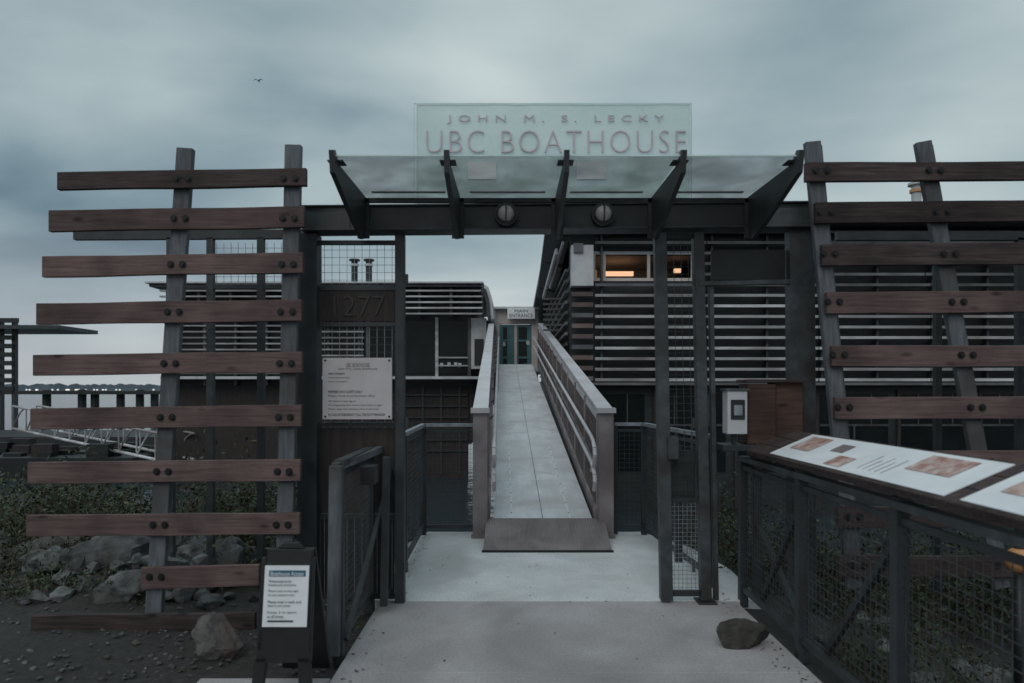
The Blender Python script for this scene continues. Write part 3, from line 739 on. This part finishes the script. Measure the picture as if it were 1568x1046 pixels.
b.hexa([(.85, YR - .7, zt), (xr_ + .5, YR - .7, zt), (xr_ + .5, 32.5, 4.6), (.85, 32.5, 4.6), (.85, YR - .7, zt + .16), (xr_ + .5, YR - .7, zt + .16), (xr_ + .5, 32.5, 4.76), (.85, 32.5, 4.76)], 'roof')
b.make('roof', e)
b = B()
prof = [(835, 352, 16.2), (829, 400, 18.5), (824, 440, 21.0), (823, 456, 22)]
for i in range(3):
    a, c = P(*prof[i]), P(*prof[i + 1])
    b.prism([a, c, Vector((1.36, c.y, c.z - .12)), Vector((1.36, a.y, a.z - .2))], (0, 0, .1), 'roof')
b.beam(P(852, 385, 16.4), P(832, 455, 21.5), .06, .14, 'cap'); b.beam(P(862, 372, 16.1), P(842, 440, 19.5), .05, .08, 'cap')
b.box(X(873, YR), X(906, YR), YR - .35, YR - .02, Z(441, YR), Z(380, YR), 'fascia')
b.box(X(876, YR), X(890, YR), YR - .4, YR - .351, Z(392, YR), Z(378, YR), 'slat_dark')
for v in np.arange(456, 510, 8): b.box(X(826, 20), X(868, 17.0), 17.6, 17.66, Z(v + 3, 17.6), Z(v, 17.6), 'slat_dark')
b.make('eave', e)
b = B()
z = Z(584, YR); i = 0
while z < zt - .05:
    if wz0 - .05 < z < wz1 + .03:
        segs = [(wx1 + .1, xr_)]
    else: segs = [(X(909, YR), xr_)]
    for a, c in segs:
        cc = a
        while cc < c:
            ln = 2.55; ce = min(cc + ln, c)
            b.hexa([(cc, YR - .30, z), (ce, YR - .30, z), (ce, YR - .17, z + .05), (cc, YR - .17, z + .05),
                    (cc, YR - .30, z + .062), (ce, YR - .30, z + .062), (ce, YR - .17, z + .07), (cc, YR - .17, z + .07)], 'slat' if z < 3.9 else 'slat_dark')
            cc += ln + .03
    if z < 4.1: b.box(xl + .02, X(906, YR), YR - .3, YR - .2, z + .01, z + .11, 'slat_red' if i % 3 else 'slat_dark')
    z += .243; i += 1
for x in np.arange(X(920, YR), xr_, 1.28): b.box(x - .025, x + .025, YR - .16, YR - .02, Z(590, YR), zt, 'steel2')
for zz in np.arange(1.9, 4.4, .25): b.box(xl - .1, xl - .04, YR + .2, 31, zz, zz + .07, 'slat_dark')
b.make('louvres', e)
b = B()
b.box(X(880, YR), xr_, YR - .35, YR - .01, Z(590, YR), Z(586, YR), 'slat_dark')
for x in np.arange(1.5, xr_ - 1, 1.9):
    b.box(x, x + 1.6, YR - .03, YR - .01, -.3, 1.5, 'window'); b.box(x - .1, x - .02, YR - .06, YR - .01, -1.2, 1.6, 'wall_brown')
    b.box(x, x + 1.6, YR - .05, YR - .031, .75, .8, 'steel2'); b.box(x + .78, x + .82, YR - .05, YR - .031, -.3, .749, 'steel2')
    b.box(x + .38, x + .41, YR - .05, YR - .031, .801, 1.5, 'steel2'); b.box(x + 1.18, x + 1.21, YR - .05, YR - .031, .801, 1.5, 'steel2')
b.box(wx0, wx1, YR - .02, YR + .02, wz0 - .04, wz0 + .03, 'cream'); b.box(wx0, wx1, YR - .02, YR + .02, wz1 - .03, wz1 + .04, 'fascia')
for u in (909, 925, 993, 1060): b.box(X(u, YR) - .035, X(u, YR) + .035, YR - .02, YR + .02, wz0 + .03, wz1 - .03, 'cream')
b.box(wx0 - .3, wx1 + .3, YR + 2.6, YR + 2.7, wz0 - .6, wz1 + .25, 'cream')
b.box(wx0 - .3, wx1 + .3, YR + .35, YR + 2.6, wz1 + .05, wz1 + .1, 'cream')
b.box(X(932, YR), X(984, YR), YR + 1.2, YR + 1.3, Z(409, YR), Z(402, YR), 'warm')
b.box(X(940, YR), X(990, YR), YR + 1.9, YR + 2.0, Z(418, YR), Z(411, YR), 'warm_dim')
b.box(X(1045, YR), X(1056, YR), YR + .8, YR + .9, Z(408, YR), Z(402, YR), 'warm')
b.box(X(911, YR), X(922, YR), YR + 1.0, YR + 1.1, Z(424, YR), Z(402, YR), 'warm_dim')
b.make('windows', e)

# left boathouse
YL = 22.6
e = empty('louvred_boathouse', (-5, YL, -1.3))
xl, xr2 = X(262, YL), X(722, YL); zt2 = Z(440, YL)
b = B()
b.box(xl, xr2, YL, YL + 8, Z(680, YL), zt2, 'wall_dark'); b.box(xl + .1, xr2 - .1, YL - .06, YL - .003, -1.4, Z(592, YL), 'wall_brown')
b.make('walls', e)
b = B()
b.box(xl - .4, X(742, YL), YL - .9, YL + 8.4, zt2, zt2 + .05, 'fascia')
b.box(xl - .3, X(740, YL), YL - .8, YL + 8.3, zt2 - .1, zt2 - .003, 'roof')
cur = [(742, 436), (748, 440), (753, 455), (756, 488), (751, 488), (748, 458), (744, 447), (740, 443)]
b.prism([P(u, v, YL - .9) for u, v in cur], (0, 6, 0), 'fascia')
b.prism([P(u - 4, v + 3, YL - .95) for u, v in cur], (0, .04, 0), 'roof')
b.make('roof', e)
b = B()
for k_, v in enumerate(np.arange(449, 486, 8.5)):
    b.box(xl, X(740, YL), YL - .75, YL - .62, Z(v + 2.2, YL), Z(v, YL), 'slat')
for v in np.arange(490, 585, 9.0):
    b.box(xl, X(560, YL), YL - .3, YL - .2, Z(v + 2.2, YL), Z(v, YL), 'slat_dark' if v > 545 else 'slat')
for u in np.arange(270, 745, 47): b.box(X(u, YL) - .04, X(u, YL) + .04, YL - .6, YL - .02, Z(487, YL), zt2 - .1, 'slat_dark')
for u in np.arange(270, 562, 47): b.box(X(u, YL) - .04, X(u, YL) + .04, YL - .19, YL - .02, Z(590, YL), Z(487, YL), 'slat_dark')
b.make('louvres', e)
b = B()
for a, c in ((566, 612), (617, 666), (673, 716)):
    b.box(X(a, YL), X(c, YL), YL - .05, YL - .01, Z(572, YL), Z(492, YL), 'window')
b.box(X(722, YL), X(745, YL), YL - .2, YL + .3, Z(565, YL), Z(488, YL), 'fascia'); b.box(X(727, YL), X(741, YL), YL - .23, YL - .201, Z(560, YL), Z(520, YL), 'wall_dark')
for u in (564, 615, 669.5, 719): b.box(X(u, YL) - .05, X(u, YL) + .05, YL - .14, YL - .06, Z(577, YL), Z(487, YL), 'slat_dark' if u != 669.5 else 'slat')
b.box(xl, X(735, YL), YL - .7, YL - .1, Z(581, YL), Z(577, YL), 'fascia')
for v in (548, 560): b.box(X(672, YL), X(718, YL), YL - .65, YL - .6, Z(v + 2, YL), Z(v, YL), 'slat')
for u in np.arange(480, 715, 28): b.box(X(u, YL) - .03, X(u, YL) + .03, YL - .1, YL - .061, -1.2, Z(592, YL), 'steel')
for u, v in ((690, 556), (700, 556), (706, 557), (679, 557)): b.box(X(u, YL) - .05, X(u, YL) + .05, YL - .58, YL - .5, Z(v + 6, YL), Z(v, YL), 'fascia')
for v in np.arange(604, 700, 17): b.box(X(560, YL), X(716, YL), YL - .13, YL - .1, Z(v + 2, YL), Z(v, YL), 'steel')
b.make('windows', e)

def vent(u, vt, vb, Y, r, k='wall_dark', kc='fascia'):
    b = B(); a, c = P(u, vb, Y), P(u, vt, Y)
    b.tube(a, c, r, k, 12); b.tube(c - Vector((0, 0, .02)), c + Vector((0, 0, .04)), r * 1.7, k, 12); b.tube(c - Vector((0, 0, .22)), c - Vector((0, 0, .14)), r * 1.35, kc, 12)
    b.make('roof_vent')
vent(543, 399, 440, 26, .12); vent(565, 399, 440, 26, .12)
vent(1403, 283, 352, 19, .13, 'fascia', 'orange')

YE = 27.0
e = empty('entrance_hall', (X(790, YE), YE, 2))
b = B()
b.box(X(757, YE), X(765, YE), YE, YE + .2, 1.5, Z(496, YE), 'cream'); b.box(X(814, YE), X(824, YE), YE, YE + .2, 1.5, Z(496, YE), 'cream')
b.box(X(757, YE), X(824, YE), YE, YE + .2, Z(496, YE), Z(474, YE), 'cream')
b.box(X(755, YE), X(826, YE), YE - .3, YE + 4, Z(474, YE), Z(471, YE), 'fascia')
b.box(X(738, YE), X(756.5, YE), YE + .1, YE + 3, 1.0, Z(490, YE), 'cream')
b.box(X(757, YE), X(765, YE), YE + .2, YE + 4, 1.5, Z(474, YE), 'cream')
b.make('walls', e)
b = B()
b.box(X(765, YE), X(789, YE), YE + .06, YE + .1, 1.6, Z(497, YE), 'window'); b.box(X(790, YE), X(814, YE), YE + .06, YE + .1, 1.6, Z(497, YE), 'window')
for u, wd in ((767, .08), (782, .14), (791.5, .06), (811, .1)): b.box(X(u, YE) - wd, X(u, YE) + wd, YE + .03, YE + .059, 1.6, Z(497, YE), 'teal')
b.box(X(789.5, YE) - .05, X(789.5, YE) + .05, YE + .0, YE + .06, 1.6, Z(497, YE), 'cream')
for v in (498, 520, 546): b.box(X(767, YE), X(812, YE), YE + .02, YE + .05, Z(v + 3, YE), Z(v, YE), 'teal')
b.box(X(806, YE), X(811, YE), YE - .0, YE + .02, Z(528, YE), Z(522, YE), 'fascia')
b.box(X(770, YE), X(774, YE), YE - .0, YE + .02, Z(530, YE), Z(524, YE), 'sign_pink')
b.make('door', e)
b = B(); ym = YE - .35
b.box(X(777, ym), X(819, ym), ym, ym + .05, Z(488, ym), Z(472, ym), 'white'); sm = b.make('main_entrance_sign')
b = B(); b.flat_text('MAIN', 'ink', X(788, ym), X(808, ym), Z(478.5, ym), Z(474, ym), ym - .004, .003)
b.flat_text('ENTRANCE', 'ink', X(780, ym), X(816, ym), Z(486, ym), Z(480.5, ym), ym - .004, .003); b.make('lettering', sm)

# ------------------------------------------------------------------ distant left: open louvred shelter, dock, gangway
YD = 42
b = B()
b.box(-50, X(105, YD), YD - 1, YD + 3, Z(506, YD), Z(500, YD), 'roof')
for v in np.arange(488, 600, 13):
    if v != 501: b.box(-52, X(26 if v > 490 else 34, YD), YD - .4, YD - .25, Z(v + 7, YD), Z(v, YD), 'wall_dark')
for u in (-60, -20, 3, 24): b.box(X(u, YD) - .1, X(u, YD) + .1, YD - .2, YD + .1, -1.3, Z(492, YD), 'steel')
b.make('louvred_dock_shelter')
b = B()
b.box(-60, X(240, 60), 60, 62, 1.2, 1.5, 'wall_dark')
for u in (60, 115, 135, 175, 205, 228): b.tube((X(u, 60), 61, -1.4), (X(u, 60), 61, 1.25 + random.uniform(0, .6)), .35, 'wall_dark', 10)
b.box(-60, X(262, 34), 34, 40, -1.3, -.75, 'wall_dark')
b.box(-40, X(250, 24), 22, 25, -1.5, -.6, 'black')
for i in range(60):
    x = random.uniform(-22, -11.5); y = random.uniform(22.2, 24.8); s = random.uniform(.1, .4)
    b.box(x, x + s * 2, y, y + s, -.6, -.6 + s * random.uniform(.3, 1.2), random.choice(['black', 'wall_brown', 'wall_dark', 'black']))
b.make('floating_dock')
b = B()
def GW(s, h, off=0): return Vector((lerp(X(20, 26), X(268, 21), s), lerp(26, 21, s) + off, lerp(Z(622, 26), Z(668, 21), s) + h))
for off in (0, 1.3):
    b.tube(GW(0, 0, off), GW(1, 0, off), .04, 'slat'); b.tube(GW(0, -.85, off), GW(1, -.85, off), .05, 'slat')
    for i in range(10):
        s0, s1 = i / 10, (i + 1) / 10
        b.tube(GW(s0, -.85, off), GW(s0, 0, off), .025, 'slat', 6)
        pr = None
        for q in range(6):
            t = q / 5; pt = GW(lerp(s0, s1, t), -.85 + .85 * math.sin(t * math.pi / 2), off)
            if pr is not None: b.tube(pr, pt, .028, 'slat', 6)
            pr = pt
b.make('truss_gangway')

# ------------------------------------------------------------------ rocks
def rock(bb, c, r, k='rock', seed=0, sub=3):
    rnd = random.Random(seed)
    bm = bmesh.new(); bmesh.ops.create_icosphere(bm, subdivisions=sub, radius=1)
    pl = []
    for _ in range(9):
        n = Vector((rnd.gauss(0, 1), rnd.gauss(0, 1), rnd.gauss(0, 1))).normalized(); pl.append((n, rnd.uniform(.35, .75)))
    sc = Vector((r[0], r[1], r[2])); rot = Matrix.Rotation(rnd.uniform(0, 6), 3, 'Z') @ Matrix.Rotation(rnd.uniform(-.5, .5), 3, 'X')
    vs = []
    for v in bm.verts:
        p = v.co.copy()
        for n, d_ in pl:
            q = p.dot(n)
            if q > d_: p -= n * (q - d_)
        p *= 1.25 + .16 * noise.noise(p * 2.2 + Vector((seed, 0, 0))) + .09 * noise.noise(p * 6 + Vector((seed, 3, 0)))
        p = rot @ p
        vs.append(Vector(c) + Vector((p.x * sc.x, p.y * sc.y, p.z * sc.z)))
    bb.add(vs, [tuple(v.index for v in f.verts) for f in bm.faces], k); bm.free()
b = B(); rnd = random.Random(3)
for i in range(230):
    x = rnd.uniform(-6.5, -1.75); y = rnd.uniform(5.2, 6.9); s = rnd.choice([rnd.uniform(.04, .09), rnd.uniform(.09, .2)]) * (1.1 if y > 5.6 else .7)
    if x > -2.1: s *= .55
    rock(b, (x, y, hgt(x, y) + s * .3), (s * rnd.uniform(.8, 1.5), s, s * rnd.uniform(.5, .95)), 'rock', i)
for i in range(50):
    x = rnd.uniform(1.95, 5.5); y = rnd.uniform(2.4, 7.5); s = rnd.uniform(.04, .12)
    rock(b, (x, y, hgt(x, y) + s * .2), (s * rnd.uniform(.8, 1.4), s, s * rnd.uniform(.6, .9)), 'rock', i + 300, 2)
b.make('riprap_rocks')
b = B()
for i in range(520):
    x = -1.1 - abs(rnd.gauss(0, 1.6)); y = rnd.uniform(3.9, 5.3) if rnd.random() < .75 else rnd.uniform(3.4, 4.2); s = rnd.uniform(.005, .022)
    rock(b, (x, y, hgt(x, y) + s * .4), (s * rnd.uniform(.8, 1.5), s, s * .7), 'rock', i + 900, 1)
b.make('gravel')
M['rock_wet'] = mat('dark_rock', (0.02, 0.02, 0.018), (0.06, 0.056, 0.048), 12, 0.85, bump=0.8, detail=12)
M['rock_red'] = mat('reddish_rock', (0.05, 0.046, 0.045), (0.13, 0.12, 0.118), 9, 0.9, bump=1.0, c3=(0.08, 0.048, 0.04), detail=12)
for (u, Y, r_, sd, k) in ((336, 4.25, (.15, .12, .14), 41, 'rock_red'), (205, 5.3, (.19, .15, .13), 43, 'rock'), (1138, 4.28, (.15, .11, .085), 47, 'rock_wet')):
    b = B(); rock(b, (X(u, Y), Y, (0 if u > 1000 else -.05) + r_[2] * .7), r_, k, sd, 4); b.make('rock')

# ------------------------------------------------------------------ vegetation
M['leaf'] = mat('leaf', (0.014, 0.026, 0.011), (0.05, 0.072, 0.027), 2.5, 0.6, bump=0, rand=0.6)
M['leaf_dry'] = mat('dry_leaf', (0.04, 0.03, 0.019), (0.085, 0.068, 0.042), 3, 0.8, bump=0, rand=0.5)
def shrub(name, x0, x1, y0, y1, hmax, ncl, seed, gap=0.25, lscale=1.0):
    rs = np.random.RandomState(seed); b = B()
    V = []; Fc = []; mi = []
    for c in range(ncl):
        cx_, cy_ = rs.uniform(x0, x1), rs.uniform(y0, y1)
        dens = noise.noise(Vector((cx_ * .9, cy_ * .9, seed)))
        if dens < -gap: continue
        base = hgt(cx_, cy_)
        hh = hmax * rs.uniform(.35, 1.0) * (0.75 + .9 * dens)
        k = int(rs.uniform(10, 24))
        dirx, diry = rs.normal(0, .16, 2) * min(1, hmax * 2)
        dry = rs.rand() < .12
        tip = np.array([cx_ + dirx, cy_ + diry, base + hh]); bt = np.array([cx_, cy_, base])
        o = len(V); V += [tuple(bt + [-.005, 0, 0]), tuple(bt + [.005, 0, 0]), tuple(tip)]; Fc.append((o, o + 1, o + 2)); mi.append(1)
        for i in range(k):
            t = rs.uniform(.1, 1.02)
            p = bt + (tip - bt) * t + rs.normal(0, .05 * lscale, 3)
            a = rs.normal(0, 1, 3); a /= np.linalg.norm(a); q = np.cross(a, rs.normal(0, 1, 3)); q /= np.linalg.norm(q)
            L0 = rs.uniform(.014, .038) * lscale; W0 = L0 * rs.uniform(.25, .5)
            o = len(V); V += [tuple(p - a * L0), tuple(p + q * W0), tuple(p + a * L0), tuple(p - q * W0)]
            Fc.append((o, o + 1, o + 2, o + 3)); mi.append(1 if (dry or rs.rand() < .06) else 0)
    b.v = V; b.f = Fc; b.m = mi; b.mats = ['leaf', 'leaf_dry']
    return b.make(name)
shrub('shrub', -9, -1.5, 6.4, 9.5, 1.15, 5200, 5)
shrub('shrub', -2.4, -1.15, 5.7, 8.5, .55, 600, 6)
shrub('shrub', 1.95, 7.0, 5.6, 9.0, .9, 1900, 8)
shrub('grass_tuft', -6.5, -1.5, 5.2, 6.5, .2, 1000, 9, -.05, .7)
shrub('grass_tuft', 1.95, 5, 2.4, 5.5, .2, 900, 10, 0.1, .7)
shrub('grass_tuft', -1.3, -1.06, 4.2, 5.6, .05, 50, 11, 0.3, .5)
rs = np.random.RandomState(4); b = B()
for i in range(420):
    if rs.rand() < .6:
        sd = rs.rand() < .5; x = (-.98 + abs(rs.normal(0, .07))) if sd else (1.66 - abs(rs.normal(0, .08))); y = rs.uniform(3.0, 7.4); z = .003
    elif rs.rand() < .3: x, y, z = rs.uniform(-.9, 1.6), rs.uniform(3.2, 6.6), .003
    else: x, y = rs.uniform(-5, -1.3), rs.uniform(3.4, 5.3); z = hgt(x, y) + .012
    s = rs.uniform(.004, .014); a = rs.uniform(0, 6.28)
    b.add([(x + s * math.cos(a), y + s * math.sin(a), z), (x + s * .6 * math.cos(a + 1.6), y + s * .6 * math.sin(a + 1.6), z + .003), (x - s * math.cos(a), y - s * math.sin(a), z), (x - s * .6 * math.cos(a + 1.6), y - s * .6 * math.sin(a + 1.6), z + .002)], [(0, 1, 2, 3)], 'leaf_dry' if rs.rand() < .7 else 'joint')
b.make('leaf_litter')

b = B(); c = Vector((3.12, 4.2, .55))
b.dome(c, .08, (0, 0, 1), 'orange'); b.dome(c, .08, (0, 0, -1), 'orange'); b.tube(c + Vector((0, 0, .07)), c + Vector((0, 0, .12)), .03, 'steel'); b.tube(c - Vector((0, 0, 1.1)), c - Vector((0, 0, .07)), .03, 'black')
b.make('mooring_buoy', smooth=True)
b = B(); g = P(396, 124, 70)
def gp(x, y, z): return g + Vector((x, y, z))
b.tube(gp(-.05, -.25, 0), gp(0, .05, .02), .03, 'bird', 8, .07); b.tube(gp(0, .05, .02), gp(.05, .3, 0), .07, 'bird', 8, .02)
for sgn in (-1, 1):
    b.add([gp(0, -.08, .04), gp(0, .1, .04), gp(sgn * .3, .06, .16), gp(sgn * .3, -.1, .16), gp(sgn * .62, .12, .04)], [(0, 1, 2, 3), (3, 2, 4)], 'bird')
b.make('gull')
